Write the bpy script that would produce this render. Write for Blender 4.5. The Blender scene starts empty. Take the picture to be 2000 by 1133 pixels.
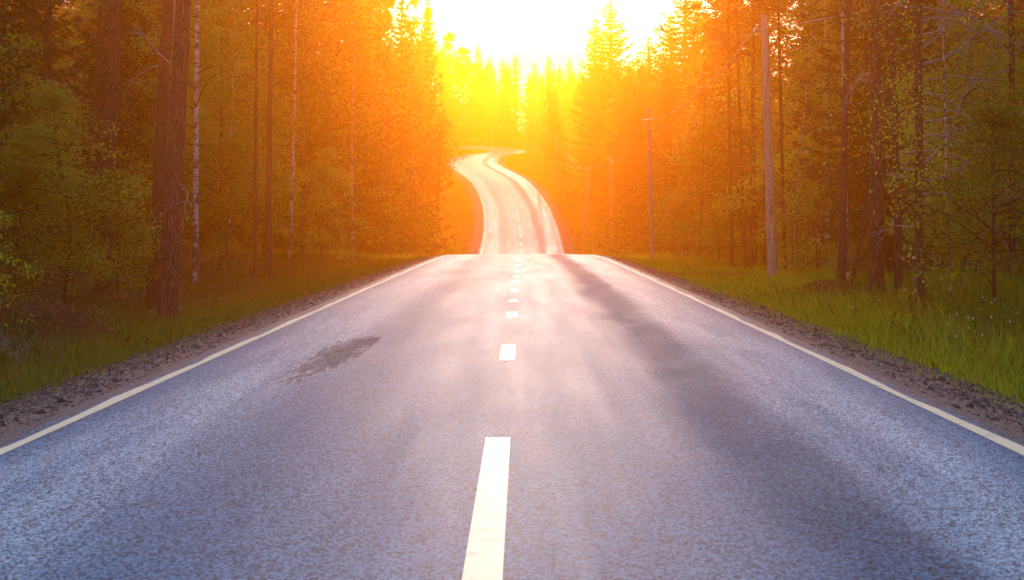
import bpy, math, random
import numpy as np
from mathutils import Vector
random.seed(7); rng = np.random.default_rng(7)
R = math.radians
sc = bpy.context.scene
C = sc.collection

# ------------------------------------------------------------ camera
FPX, CX, HY, EYE = 2400.0, 1000.0, 428.0, 1.45      # focal length, centre and horizon in photo pixels; eye height
cam = bpy.data.cameras.new('camera'); camo = bpy.data.objects.new('camera', cam); C.objects.link(camo)
camo.location = (0, 0, EYE); camo.rotation_euler = (R(90), 0, 0)
cam.sensor_width = 36; cam.lens = FPX / 2000 * 36; cam.shift_y = -(566.5 - HY) / 2000
cam.clip_start = .1; cam.clip_end = 3000
cam.dof.use_dof = True; cam.dof.focus_distance = 22; cam.dof.aperture_fstop = 4.5
sc.camera = camo

# ------------------------------------------------------------ light, sky, exposure
SUN_EL, SUN_AZ = 15.0, 0.5
sun = bpy.data.lights.new('sun', 'SUN'); suno = bpy.data.objects.new('sun', sun); C.objects.link(suno)
sun.energy = 3.5; sun.angle = R(0.5); sun.color = (1.0, .84, .66)
suno.rotation_euler = (-R(90 - SUN_EL), 0, -R(SUN_AZ))
w = bpy.data.worlds.new('World'); sc.world = w; w.use_nodes = True
sc.view_settings.view_transform = 'Standard'; sc.view_settings.look = 'None'
sc.view_settings.exposure = -0.05; sc.view_settings.gamma = 1
sc.cycles.volume_bounces = 2; sc.cycles.max_bounces = 6; sc.cycles.transparent_max_bounces = 8
sc.cycles.use_denoising = True; sc.cycles.sample_clamp_indirect = 6

class NT:
    """small node-tree helper"""
    def __init__(s, nt): s.nt = nt; s.n = nt.nodes; s.l = nt.links; s.n.clear()
    def put(s, sock, v):
        if isinstance(v, bpy.types.NodeSocket): s.l.new(v, sock)
        elif v is not None:
            if sock.type == 'RGBA' and len(v) == 3: v = (*v, 1)
            sock.default_value = v
    def node(s, typ, ins=None, **kw):
        n = s.n.new(typ)
        for k, v in kw.items(): setattr(n, k, v)
        for k, v in (ins or {}).items(): s.put(n.inputs[k], v)
        return n
    def m(s, op, a, b=None, c=None, clamp=False):
        n = s.n.new('ShaderNodeMath'); n.operation = op; n.use_clamp = clamp
        for i, v in enumerate((a, b, c)):
            if v is not None: s.put(n.inputs[i], v)
        return n.outputs[0]
    def noise(s, vec, scale, detail=3, rough=.55, dist=0):
        return s.node('ShaderNodeTexNoise', {'Vector': vec, 'Scale': scale, 'Detail': detail, 'Roughness': rough, 'Distortion': dist}).outputs['Fac']
    def ramp(s, v, lo, hi, a=0.0, b=1.0, smooth=True):
        n = s.node('ShaderNodeMapRange', {0: v, 1: lo, 2: hi, 3: a, 4: b}, interpolation_type='SMOOTHSTEP' if smooth else 'LINEAR', clamp=True)
        return n.outputs[0]
    def mix(s, f, a, b, mode='MIX'):
        n = s.n.new('ShaderNodeMix'); n.data_type = 'RGBA'; n.blend_type = mode
        s.put(n.inputs[0], f); s.put(n.inputs[6], a); s.put(n.inputs[7], b); return n.outputs[2]
    def scale(s, vec, sx, sy, sz):
        return s.node('ShaderNodeMapping', {'Vector': vec, 'Scale': (sx, sy, sz)}).outputs[0]

def build_world():
    t = NT(w.node_tree)
    sky = t.node('ShaderNodeTexSky', sky_type='NISHITA', sun_disc=False, sun_elevation=R(SUN_EL), sun_rotation=R(SUN_AZ), air_density=1.0, dust_density=2.0, ozone_density=2.0)
    bg1 = t.node('ShaderNodeBackground', {'Color': sky.outputs[0], 'Strength': .15})
    co = t.node('ShaderNodeTexCoord').outputs['Generated']
    sd = (math.sin(R(SUN_AZ)) * math.cos(R(SUN_EL)), math.cos(R(SUN_AZ)) * math.cos(R(SUN_EL)), math.sin(R(SUN_EL)))
    dot = t.node('ShaderNodeVectorMath', {0: co, 1: sd}, operation='DOT_PRODUCT').outputs['Value']
    glow = t.m('POWER', t.m('MAXIMUM', dot, 0.0), 60.0)
    wide = t.m('POWER', t.m('MAXIMUM', dot, 0.0), 4.0)
    sep = t.node('ShaderNodeSeparateXYZ', {0: co})
    vec = t.node('ShaderNodeVectorMath', {0: co, 1: (1.0, 1.0, 3.2)}, operation='MULTIPLY').outputs[0]
    n = t.noise(vec, 7.5, 8, .62, .6)
    cl = t.ramp(n, .40, .6)
    bright = t.m('ADD', t.m('MULTIPLY_ADD', glow, 6.5, 2.5), t.m('MULTIPLY', wide, 3.0))
    bg2 = t.node('ShaderNodeBackground', {'Color': t.mix(wide, (.27, .50, 1.0), (.88, .88, 1.0)), 'Strength': bright})
    cov = t.m('MULTIPLY_ADD', cl, .55, .33)
    mx = t.node('ShaderNodeMixShader', {0: cov, 1: bg1.outputs[0], 2: bg2.outputs[0]})
    t.node('ShaderNodeOutputWorld', {0: mx.outputs[0]})
build_world()

# ------------------------------------------------------------ terrain and road geometry
PROF = [(-80, 0), (-20, 0), (0, 0), (22, 0), (42, -.03), (57, -.19), (68, -.95), (80, -1.75), (96, -1.22), (112, .75), (130, 3.5), (146, 6.2),
        (167, 8.95), (185, 10.9), (205, 12.35), (222, 13.55), (236, 14.6), (244.4, 15.4), (251.6, 16.5), (262, 17.6), (280, 18.6), (310, 20), (360, 22), (460, 24)]
_py = np.array([p[0] for p in PROF], float); _pz = np.array([p[1] for p in PROF], float)
_d = np.diff(_pz) / np.diff(_py); _h = np.diff(_py)
_m = np.zeros(len(_py)); _m[0], _m[-1] = _d[0], _d[-1]
for i in range(1, len(_py) - 1):
    if _d[i-1] * _d[i] > 0:
        w1, w2 = 2 * _h[i] + _h[i-1], _h[i] + 2 * _h[i-1]
        _m[i] = (w1 + w2) / (w1 / _d[i-1] + w2 / _d[i])
def zprof(Y):
    Y = np.clip(np.asarray(Y, float), _py[0], _py[-1] - 1e-6)
    i = np.clip(np.searchsorted(_py, Y, side='right') - 1, 0, len(_h) - 1)
    t = (Y - _py[i]) / _h[i]
    return ((2*t**3 - 3*t*t + 1) * _pz[i] + (t**3 - 2*t*t + t) * _h[i] * _m[i] + (-2*t**3 + 3*t*t) * _pz[i+1] + (t**3 - t*t) * _h[i] * _m[i+1])

def catmull(P, n=14):
    P = [np.array(p, float) for p in P]; out = []
    for i in range(len(P) - 1):
        a, b, c, d = P[max(i-1, 0)], P[i], P[i+1], P[min(i+2, len(P)-1)]
        for k in range(n):
            t = k / n
            out.append(.5 * ((2*b) + (-a+c)*t + (2*a-5*b+4*c-d)*t*t + (-a+3*b-3*c+d)*t**3))
    out.append(P[-1]); return np.array(out)
def straight(Y): return (-.07 + .00875 * Y, Y)
PATH = catmull([straight(-60), straight(-20), straight(0), straight(20), straight(40), straight(60), straight(80), straight(98), (.78, 112), (.2, 128), (-1.5, 144),
                (-4.7, 162), (-5.3, 174), (-4.6, 190), (-2.9, 206), (-1.0, 222), (-.9, 234), (-3.0, 243.5), (-9, 248), (-20, 249), (-45, 252)], 16)
_seg = np.diff(PATH, axis=0); _sl = np.hypot(_seg[:, 0], _seg[:, 1]); PATHS = np.concatenate([[0], np.cumsum(_sl)])
_tan = np.gradient(PATH, axis=0); _tan /= np.hypot(_tan[:, 0], _tan[:, 1])[:, None]
_nor = np.stack([_tan[:, 1], -_tan[:, 0]], 1)        # points to the right of the travel direction
S0 = float(np.interp(0, PATH[:200, 1], PATHS[:200]))  # arc length at the camera
def road_u(X, Y):
    """signed lateral distance from the road's centre line"""
    X = np.atleast_1d(np.asarray(X, float)); Y = np.atleast_1d(np.asarray(Y, float)); out = np.empty(X.size)
    Xf, Yf = X.ravel(), Y.ravel()
    for k in range(0, Xf.size, 4000):
        dx = Xf[k:k+4000, None] - PATH[None, :, 0]; dy = Yf[k:k+4000, None] - PATH[None, :, 1]
        d2 = dx*dx + dy*dy; j = d2.argmin(1); r = np.arange(len(j))
        sgn = dx[r, j] * _nor[j, 0] + dy[r, j] * _nor[j, 1]
        near = np.abs(sgn) ; far = np.sqrt(d2[r, j])
        out[k:k+4000] = np.sign(sgn) * np.where(far < 6, np.maximum(near, 0), far)
    return out.reshape(X.shape)
_ph = rng.uniform(0, 6.28, 12)
def bumps(X, Y):
    return (.13*np.sin(X*.55+_ph[0])*np.sin(Y*.43+_ph[1]) + .09*np.sin(X*1.3+Y*.6+_ph[2])*np.sin(Y*1.1-X*.4+_ph[3]) + .05*np.sin(X*2.9+_ph[4])*np.sin(Y*2.3+_ph[5])
            + .28*np.sin(X*.17+_ph[6])*np.sin(Y*.13+_ph[7]))
def ground_z(X, Y, full=False):
    X = np.asarray(X, float); Y = np.asarray(Y, float)
    u = road_u(X, Y); a = np.abs(u)
    lat = np.interp(a, [0, 3.55, 4.35, 5.6, 7.2, 10, 20, 60, 200], [0, 0, -.11, -.36, -.30, -.22, .1, 2.2, 9])
    lat = lat + bumps(X, Y) * np.clip((a - 4.6) / 3.0, 0, 1)
    # the earth bank left of the near road
    lat = lat + .5 * np.exp(-(((X + 7.2) / 1.3)**2 + ((Y - 17.6) / 2.6)**2)) + .3 * np.exp(-(((X - 6.7) / 1.5)**2 + ((Y - 26) / 2.0)**2))
    low = -.07 * np.clip((4.25 - a) / .3, 0, 1)
    return zprof(Y) + lat + (0 if full else low)
def hit(px, py, y0=4, y1=330):
    """point of the ground seen at a photo pixel"""
    Y = np.concatenate([np.arange(y0, 60, .1), np.arange(60, y1, .25)]); X = (px - CX) / FPX * Y; Z = EYE + (HY - py) / FPX * Y
    g = ground_z(X, Y, True); k = np.nonzero(Z <= g)[0]
    i = k[0] if len(k) else len(Y) - 1
    return float(X[i]), float(Y[i]), float(g[i])
def gz(x, y): return float(ground_z([x], [y], True)[0])

# ------------------------------------------------------------ mesh helpers
class Geo:
    def __init__(s): s.v = []; s.f = {}; s.n = 0; s.uv = None
    def add(s, V, F, mi=0):
        V = np.asarray(V, float).reshape(-1, 3); F = np.asarray(F, int)
        s.f.setdefault((F.shape[1], mi), []).append(F + s.n); s.v.append(V); s.n += len(V)
    def mesh(s, name, mats, smooth=True):
        me = bpy.data.meshes.new(name); V = np.concatenate(s.v)
        me.vertices.add(len(V)); me.vertices.foreach_set('co', V.ravel())
        li, st, mi, k = [], [], [], 0
        for (n, m), L in s.f.items():
            F = np.concatenate(L); li.append(F.ravel()); st.append(k + np.arange(len(F)) * n); k += F.size; mi.append(np.full(len(F), m))
        li = np.concatenate(li); st = np.concatenate(st); mi = np.concatenate(mi)
        me.loops.add(len(li)); me.loops.foreach_set('vertex_index', li.astype(np.int32))
        me.polygons.add(len(st)); me.polygons.foreach_set('loop_start', st.astype(np.int32))
        me.polygons.foreach_set('material_index', mi.astype(np.int32))
        me.polygons.foreach_set('use_smooth', np.full(len(st), smooth))
        for m in (mats if isinstance(mats, (list, tuple)) else [mats]): me.materials.append(m)
        me.update(calc_edges=True); me.validate(); return me
def link(name, me, parent=None, loc=None, **props):
    o = bpy.data.objects.new(name, me); C.objects.link(o)
    if parent: o.parent = parent
    if loc is not None: o.location = loc
    for k, v in props.items():
        if v is not None: o[k] = v
    return o
def thing(name, label, cat, loc, group=None):
    o = link(name, None, None, loc, label=label, category=cat, group=group); o.empty_display_size = .3; return o
def tube(g, P, rad, n=8, mi=0, cap=True, rough=0.0):
    P = np.asarray(P, float); rad = np.asarray(rad, float) * np.ones(len(P))
    T = np.gradient(P, axis=0); T /= np.linalg.norm(T, axis=1)[:, None] + 1e-9
    a = np.linspace(0, 2*np.pi, n, endpoint=False); V = []
    ref = np.array([0, 1.0, .01]) if abs(T[0][2]) > .7 else np.array([0, 0, 1.0])
    for p, t, r in zip(P, T, rad):
        s1 = np.cross(t, ref); s1 /= np.linalg.norm(s1) + 1e-9; s2 = np.cross(t, s1)
        rr = r * (1 + rough * rng.normal(size=n))
        V.append(p + rr[:, None] * (np.cos(a)[:, None] * s1 + np.sin(a)[:, None] * s2))
    V = np.concatenate(V); F = []
    for i in range(len(P) - 1):
        for j in range(n):
            F.append([i*n+j, i*n+(j+1) % n, (i+1)*n+(j+1) % n, (i+1)*n+j])
    g.add(V, F, mi)
    if cap: g.add(np.concatenate([V[-n:], P[-1:]]), [[j, (j+1) % n, n] for j in range(n)], mi)
def unit(v): return v / (np.linalg.norm(v, axis=-1, keepdims=True) + 1e-9)
def leaves(g, P, size, mi=0, aspect=.6, up=None, D=None, jit=.35):
    """many small pointed leaves (folded rhombi) centred at P"""
    n = len(P); size = np.asarray(size)*rng.uniform(.6, 1.4, n)[:, None]
    A = unit(rng.normal(size=(n, 3)) * (1, 1, .7)) if D is None else unit(D + jit * rng.normal(size=(n, 3)))
    B = unit(np.cross(A, rng.normal(size=(n, 3)))); N = np.cross(A, B)
    V = np.stack([P - A*size*.5, P + B*size*aspect*.5 + N*size*.08, P + A*size*.5, P - B*size*aspect*.5 + N*size*.08], 1).reshape(-1, 3)
    g.add(V, np.arange(n*4).reshape(-1, 4), mi)

# ------------------------------------------------------------ materials
def mat(name):
    m = bpy.data.materials.new(name); m.use_nodes = True; return m, NT(m.node_tree)
def bump(t, h, strength, dist): return t.node('ShaderNodeBump', {'Height': h, 'Strength': strength, 'Distance': dist}).outputs[0]
def finish(m, t, col, rough, normal=None, spec=.4, transl=None):
    p = t.node('ShaderNodeBsdfPrincipled', {'Base Color': col, 'Roughness': rough, 'Specular IOR Level': spec})
    if normal is not None: t.l.new(normal, p.inputs['Normal'])
    out = p.outputs[0]
    if transl:
        tr = t.node('ShaderNodeBsdfTranslucent', {'Color': transl[1]})
        out = t.node('ShaderNodeMixShader', {0: transl[0], 1: out, 2: tr.outputs[0]}).outputs[0]
    t.node('ShaderNodeOutputMaterial', {0: out}); return m
def foliage_mat(name, c1, c2, tc, tf=.45):
    m, t = mat(name); oi = t.node('ShaderNodeObjectInfo').outputs['Random']; geo = t.node('ShaderNodeNewGeometry')
    co = t.node('ShaderNodeTexCoord').outputs['Object']
    n = t.noise(co, 1.4, 2); f = t.m('ADD', t.m('MULTIPLY', n, 1.1), t.m('MULTIPLY', geo.outputs['Random Per Island'], .8))
    f = t.m('ADD', f, t.m('MULTIPLY_ADD', oi, .5, -.7), clamp=True)
    return finish(m, t, t.mix(f, c1, c2), .55, spec=.3, transl=(tf, tc))
M = {}
M['leaf_green'] = foliage_mat('leaf_green', (.025, .055, .006), (.12, .19, .015), (.24, .36, .01))
M['leaf_birch'] = foliage_mat('leaf_birch', (.035, .065, .006), (.2, .27, .03), (.42, .52, .02))
M['needle_spruce'] = foliage_mat('needle_spruce', (.014, .03, .006), (.05, .08, .012), (.08, .11, .01), .25)
M['needle_pine'] = foliage_mat('needle_pine', (.03, .045, .016), (.08, .09, .03), (.09, .09, .02), .25)
M['grass'] = foliage_mat('grass', (.035, .085, .006), (.13, .22, .016), (.26, .4, .012), .4)
M['moss_grass'] = foliage_mat('moss_grass', (.02, .042, .005), (.065, .10, .012), (.12, .18, .008), .35)
M['sunlit_grass'] = foliage_mat('sunlit_grass', (.10, .15, .01), (.28, .36, .04), (.5, .6, .03), .45)  # brighter, yellower grass for the far banks: sunlight put into the colour
M['undergrowth'] = foliage_mat('undergrowth', (.03, .05, .012), (.10, .11, .03), (.12, .13, .02), .35)
M['dry_heath'] = foliage_mat('dry_heath', (.05, .03, .015), (.12, .07, .035), (.12, .06, .02), .25)
M['flower'] = foliage_mat('flower', (.6, .6, .5), (.8, .8, .7), (.5, .5, .4), .2)
def bark_mat(name, c1, c2, c3, sc_=1.0):
    m, t = mat(name); co = t.node('ShaderNodeTexCoord').outputs['Object']
    v0 = t.scale(co, 16*sc_, 16*sc_, 3.2*sc_); v = t.node('ShaderNodeVectorMath', {0: v0, 1: t.node('ShaderNodeTexNoise', {'Vector': v0, 'Scale': .8, 'Detail': 5.0, 'Roughness': .7}).outputs['Color'], 2: (0, 0, 0)}, operation='ADD').outputs[0]
    vo = t.node('ShaderNodeTexVoronoi', {'Vector': v, 'Scale': 1.3, 'Randomness': 1.0}, feature='DISTANCE_TO_EDGE').outputs[0]
    n = t.noise(v, 2.2, 6, .65, 1.0); plate = t.ramp(t.m('ADD', t.m('MULTIPLY', vo, .5), t.m('MULTIPLY', n, .9)), .38, .66)
    col = t.mix(plate, c1, t.mix(t.noise(co, 1.2, 3), c2, c3))
    return finish(m, t, col, .9, bump(t, t.m('ADD', plate, t.m('MULTIPLY', n, .6)), .9, .03), .15)
M['bark_pine'] = bark_mat('bark_pine', (.03, .017, .012), (.14, .082, .06), (.2, .12, .085))
M['bark_spruce'] = bark_mat('bark_spruce', (.025, .018, .014), (.10, .07, .055), (.14, .10, .08), 1.7)
def birch_bark():
    m, t = mat('bark_birch'); co = t.node('ShaderNodeTexCoord').outputs['Object']
    n1 = t.noise(t.scale(co, 3, 3, 14), 1.5, 4, .6); n2 = t.noise(t.scale(co, 5, 5, 3.5), 1.1, 5, .7)
    z = t.node('ShaderNodeSeparateXYZ', {0: co}).outputs[2]
    dark = t.m('MAXIMUM', t.ramp(n1, .54, .6), t.ramp(t.m('ADD', n2, t.ramp(z, 3.0, 0.0, 0, .1)), .5, .58), clamp=True)
    col = t.mix(dark, t.mix(t.noise(co, 7, 3), (.34, .3, .26), (.56, .52, .46)), (.045, .038, .034))
    return finish(m, t, col, .65, bump(t, dark, .5, .01), .3)
M['bark_birch'] = birch_bark()
def dead_wood():
    m, t = mat('dead_wood'); co = t.node('ShaderNodeTexCoord').outputs['Object']
    return finish(m, t, t.mix(t.noise(co, 9, 4), (.12, .095, .08), (.36, .3, .26)), .85, None, .2)
M['dead_wood'] = dead_wood()
M['twig'] = bark_mat('twig', (.03, .022, .016), (.075, .055, .04), (.12, .09, .065), 3)
def pole_wood():
    m, t = mat('pole_wood'); co = t.node('ShaderNodeTexCoord').outputs['Object']
    n = t.noise(t.scale(co, 30, 30, 1.2), 1.5, 6, .6); cr = t.ramp(t.noise(t.scale(co, 22, 22, .6), 2, 3), .56, .62)
    col = t.mix(cr, t.mix(n, (.34, .21, .12), (.6, .42, .27)), (.08, .06, .05))
    return finish(m, t, col, .8, bump(t, n, .5, .01), .25)
M['pole_wood'] = pole_wood()
def plain(name, c, rough=.5, metal=0):
    m, t = mat(name); co = t.node('ShaderNodeTexCoord').outputs['Object']
    n = t.noise(co, 14, 4); col = t.mix(n, tuple(x*.75 for x in c), c)
    p = t.node('ShaderNodeBsdfPrincipled', {'Base Color': col, 'Roughness': rough, 'Metallic': metal}); t.node('ShaderNodeOutputMaterial', {0: p.outputs[0]}); return m
M['cable'] = plain('cable', (.35, .33, .3), .5); M['metal'] = plain('metal', (.42, .41, .4), .45, .8); M['porcelain'] = plain('porcelain', (.75, .74, .7), .25)
M['yellow_paint'] = plain('yellow_paint', (.8, .55, .04), .5); M['black_plastic'] = plain('black_plastic', (.04, .04, .04), .5); M['white_plastic'] = plain('white_plastic', (.75, .75, .73), .5)

def asphalt():
    m, t = mat('asphalt'); uv = t.node('ShaderNodeUVMap', uv_map='UVMap').outputs[0]
    s = t.node('ShaderNodeSeparateXYZ', {0: uv}); u0, v = s.outputs[0], s.outputs[1]
    wob = t.noise(t.scale(uv, .35, .12, 1), 1, 4, .6)
    u = t.m('ADD', u0, t.m('MULTIPLY_ADD', wob, .9, -.45))
    au = t.m('ABSOLUTE', u)
    # edge strip polished bright, a coarse dark band inside it, smoother lane middle
    strip = t.m('MULTIPLY', t.m('MULTIPLY', t.ramp(au, 1.5, 2.45), t.ramp(au, 3.2, 2.6)), t.ramp(t.noise(t.scale(uv, 1.5, .12, 1), 1.4, 6, .66, .3), .3, .65, .35, 1.0))
    band = t.m('MULTIPLY', t.ramp(au, 1.0, 1.5), t.ramp(au, 2.1, 1.75))
    side = t.m('MULTIPLY', t.ramp(u0, -.5, .5, .3, 1.0), t.ramp(t.noise(t.scale(uv, 1.2, .5, 1), 1.6, 7, .72, .2), .3, .62, .6, 1.0))
    band = t.m('MULTIPLY', band, side)
    streak = t.noise(t.scale(uv, 2.2, .09, 1), 1.6, 5, .62)
    patchy = t.noise(t.scale(uv, .8, .22, 1), 1.2, 5, .6, .5)
    grain = t.noise(uv, 105, 4, .8); agg = t.node('ShaderNodeTexVoronoi', {'Vector': uv, 'Scale': 88.0}).outputs['Color']
    ag = t.node('ShaderNodeSeparateColor', {0: agg}).outputs[0]
    g2 = t.noise(uv, 26, 3, .7)
    # worn dark repairs: (u, v, half width, half length)
    dark = None
    for (cu, cv, hw, hl, sk) in ((-1.92, 13.1, .24, 2.1, .04),):
        du = t.m('SUBTRACT', t.m('SUBTRACT', u0, cu), t.m('MULTIPLY', t.m('SUBTRACT', v, cv), sk))
        d = t.m('ADD', t.m('POWER', t.m('ABSOLUTE', t.m('DIVIDE', du, hw)), 2.0), t.m('POWER', t.m('ABSOLUTE', t.m('DIVIDE', t.m('SUBTRACT', v, cv), hl)), 2.0))
        op = 1.0 if cv == 13.1 else .45
        e = t.ramp(t.m('ADD', d, t.m('MULTIPLY_ADD', t.noise(t.scale(uv, 3.2, .55, 1), 1.6, 8, .78, 2.5), 7.5, -3.75)), 1.1, .7, 0, op)
        dark = e if dark is None else t.m('MAXIMUM', dark, e)
    ck = t.node('ShaderNodeTexVoronoi', {'Vector': t.node('ShaderNodeVectorMath', {0: t.scale(uv, 3.2, .8, 1), 1: t.node('ShaderNodeTexNoise', {'Vector': uv, 'Scale': 2.5, 'Detail': 4.0}).outputs['Color']}, operation='ADD').outputs[0], 'Scale': 1.3}, feature='DISTANCE_TO_EDGE').outputs[0]
    ln = t.ramp(t.m('ABSOLUTE', t.m('SUBTRACT', t.noise(t.scale(uv, 1.1, .13, 1), 1.0, 5, .62, .6), .5)), .0035, .001)
    crack = t.m('MULTIPLY', t.ramp(ck, .03, .012), t.m('MULTIPLY_ADD', dark, .8, t.ramp(patchy, .58, .66, 0, .45)), clamp=True)
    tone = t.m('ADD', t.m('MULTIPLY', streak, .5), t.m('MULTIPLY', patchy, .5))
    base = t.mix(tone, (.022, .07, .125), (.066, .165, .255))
    gr0 = t.m('ADD', grain, t.m('MULTIPLY', ag, .5)); band = t.m('MULTIPLY', band, t.ramp(t.m('ADD', gr0, t.m('MULTIPLY', band, .5)), .75, 1.05, .35, 1.15))
    base = t.mix(strip, base, (.22, .30, .34)); base = t.mix(t.m('MULTIPLY', band, t.ramp(tone, .3, .6, .25, .6)), base, (.018, .045, .08))
    base = t.mix(t.ramp(v, 75, 105, 0, .75), base, t.mix(tone, (.3, .34, .36), (.5, .53, .55)))  # far stretch painted paler: bright sky reflection put into the base colour
    edge = t.ramp(t.m('ADD', t.m('ABSOLUTE', u0), t.m('MULTIPLY_ADD', t.noise(t.scale(uv, 6, 2.5, 1), 1.5, 6, .75), .5, -.25)), 3.24, 3.36)
    base = t.mix(t.m('MULTIPLY', edge, .85), base, (.07, .06, .055))
    base = t.mix(t.m('MULTIPLY', dark, .62), base, (.03, .022, .032)); base = t.mix(t.m('MAXIMUM', crack, t.m('MULTIPLY', ln, t.ramp(patchy, .45, .6, .1, .6))), base, (.008, .008, .01))
    gr = t.m('ADD', t.m('MULTIPLY', grain, 1.0), t.m('MULTIPLY', ag, .55))
    k = t.ramp(t.m('ADD', gr, t.m('MULTIPLY_ADD', g2, .6, -.3)), .6, .98, .18, 2.0, False)
    base = t.mix(1.0, base, t.node('ShaderNodeCombineXYZ', {0: k, 1: k, 2: k}).outputs[0], 'MULTIPLY')
    rough = t.m('ADD', t.m('MULTIPLY_ADD', strip, -.06, .6), t.m('ADD', t.m('MULTIPLY', band, .14), t.m('MULTIPLY', dark, .2)))
    rough = t.m('ADD', rough, t.m('MULTIPLY_ADD', tone, -.24, .12))
    h = t.m('ADD', t.m('MULTIPLY', gr, .6), t.m('ADD', t.m('MULTIPLY', crack, -1.5), t.m('MULTIPLY', dark, -.4)))
    return finish(m, t, base, rough, bump(t, h, .26, .006), .08)
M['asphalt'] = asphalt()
def paint():
    m, t = mat('road_paint'); uv = t.node('ShaderNodeUVMap', uv_map='UVMap').outputs[0]
    n = t.noise(uv, 9, 6, .7); c = t.ramp(t.noise(t.scale(uv, 3, 9, 1), 1.5, 6, .7, 1), .55, .62); g = t.noise(uv, 70, 2)
    wear = t.m('MAXIMUM', t.m('MULTIPLY', c, .5), t.ramp(t.m('ADD', n, t.m('MULTIPLY', g, .3)), .80, .95, 0, .75), clamp=True)
    col = t.mix(wear, t.mix(g, (.46, .46, .27), (.62, .61, .40)), (.17, .16, .15))
    return finish(m, t, col, .55, bump(t, g, .3, .003), .4)
M['paint'] = paint()
def gravel_mat(name, stone=False):
    m, t = mat(name); co = t.node('ShaderNodeTexCoord').outputs['Object']
    v = t.node('ShaderNodeTexVoronoi', {'Vector': co, 'Scale': 34.0}); c = t.node('ShaderNodeSeparateColor', {0: v.outputs['Color']}).outputs[0]
    if stone: c = t.node('ShaderNodeNewGeometry').outputs['Random Per Island']
    col = t.mix(c, (.011, .012, .012), (.10, .098, .09)); col = t.mix(t.ramp(t.noise(co, .9, 4), .5, .7, 0, .6), col, (.07, .055, .045))
    return finish(m, t, col, .85, None if stone else bump(t, v.outputs['Distance'], .8, .02), .3)
M['gravel'] = gravel_mat('gravel'); M['stone'] = gravel_mat('stone', True)
def soil():
    m, t = mat('forest_floor'); co = t.node('ShaderNodeTexCoord').outputs['Object']
    n = t.noise(co, .55, 6, .65); n2 = t.noise(co, 7, 5, .7)
    col = t.mix(t.ramp(n, .42, .6), t.mix(n2, (.022, .034, .008), (.07, .085, .02)), t.mix(n2, (.035, .024, .014), (.11, .08, .05)))
    s = t.node('ShaderNodeSeparateXYZ', {0: co})
    ex = t.m('ADD', t.m('POWER', t.m('DIVIDE', t.m('ADD', s.outputs[0], 6.3), .85), 2.0), t.m('POWER', t.m('DIVIDE', t.m('SUBTRACT', s.outputs[1], 17.4), 1.9), 2.0))
    ex = t.ramp(t.m('ADD', ex, t.m('MULTIPLY_ADD', n2, 1.8, -.9)), 1.3, .7)
    col = t.mix(ex, col, t.mix(n2, (.05, .035, .03), (.28, .21, .19)))
    return finish(m, t, col, .95, bump(t, n2, .9, .06), .2)
M['soil'] = soil()

# ------------------------------------------------------------ ground, road, shoulders
def grid_ground():
    xs = np.concatenate([np.arange(-150, -40, 10), np.arange(-40, -14, 2), np.arange(-14, 14, .35), np.arange(14, 40, 2), np.arange(40, 151, 10)])
    ys = np.concatenate([np.arange(-50, 4, 3), np.arange(4, 60, .4), np.arange(60, 262, .8), np.arange(262, 382, 4)])
    XX, YY = np.meshgrid(xs, ys); Z = ground_z(XX.ravel(), YY.ravel()); nx, ny = len(xs), len(ys)
    i = np.arange(nx*ny).reshape(ny, nx); F = np.stack([i[:-1, :-1], i[:-1, 1:], i[1:, 1:], i[1:, :-1]], -1).reshape(-1, 4)
    g = Geo(); g.add(np.stack([XX.ravel(), YY.ravel(), Z], 1), F); link('ground', g.mesh('ground', M['soil']), kind='structure')
grid_ground()
def pt(s, u):
    """road coordinates (distance ahead of the camera, lateral offset) -> x, y"""
    s = np.asarray(s, float) + S0; u = np.asarray(u, float)
    x = np.interp(s, PATHS, PATH[:, 0]); y = np.interp(s, PATHS, PATH[:, 1])
    nx = np.interp(s, PATHS, _nor[:, 0]); ny = np.interp(s, PATHS, _nor[:, 1]); l = np.hypot(nx, ny)
    return x + nx / l * u, y + ny / l * u
def ribbon(name, us, zs, s0, s1, step, m, zoff=0.0, jag=0, **props):
    """strip along the road with cross-section (us, zs); UVs in metres"""
    S = np.arange(s0, s1 + step*.5, step); us = np.asarray(us, float); SS, UU = np.meshgrid(S, us, indexing='ij')
    if jag:
        j = np.cumsum(rng.normal(size=len(S))) ; j = jag * (rng.normal(size=len(S))*.5 + np.sin(S*1.7)+.6*np.sin(S*4.1+1))
        UU = UU.copy(); UU[:, -1] += j
    X, Y = pt(SS.ravel(), UU.ravel()); Z = zprof(Y).reshape(SS.shape) + np.asarray(zs)[None, :] + zoff
    n, k = len(us), len(S); i = np.arange(n*k).reshape(k, n); F = np.stack([i[:-1, :-1], i[:-1, 1:], i[1:, 1:], i[1:, :-1]], -1).reshape(-1, 4)
    g = Geo(); g.add(np.stack([X, Y, Z.ravel()], 1), F); me = g.mesh(name, m)
    uvl = me.uv_layers.new(name='UVMap'); li = np.empty(len(me.loops), np.int32); me.loops.foreach_get('vertex_index', li)
    UV = np.stack([UU.ravel(), SS.ravel()], 1)[li]; uvl.data.foreach_set('uv', UV.ravel())
    return me if props.get('raw') else link(name, me, **props)
SEND = PATHS[-1] - S0 - 1
ribbon('road', np.linspace(-3.42, 3.42, 15), -.012*np.abs(np.linspace(-3.42, 3.42, 15)) + .03, -40, SEND, .5, M['asphalt'], kind='structure')
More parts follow.
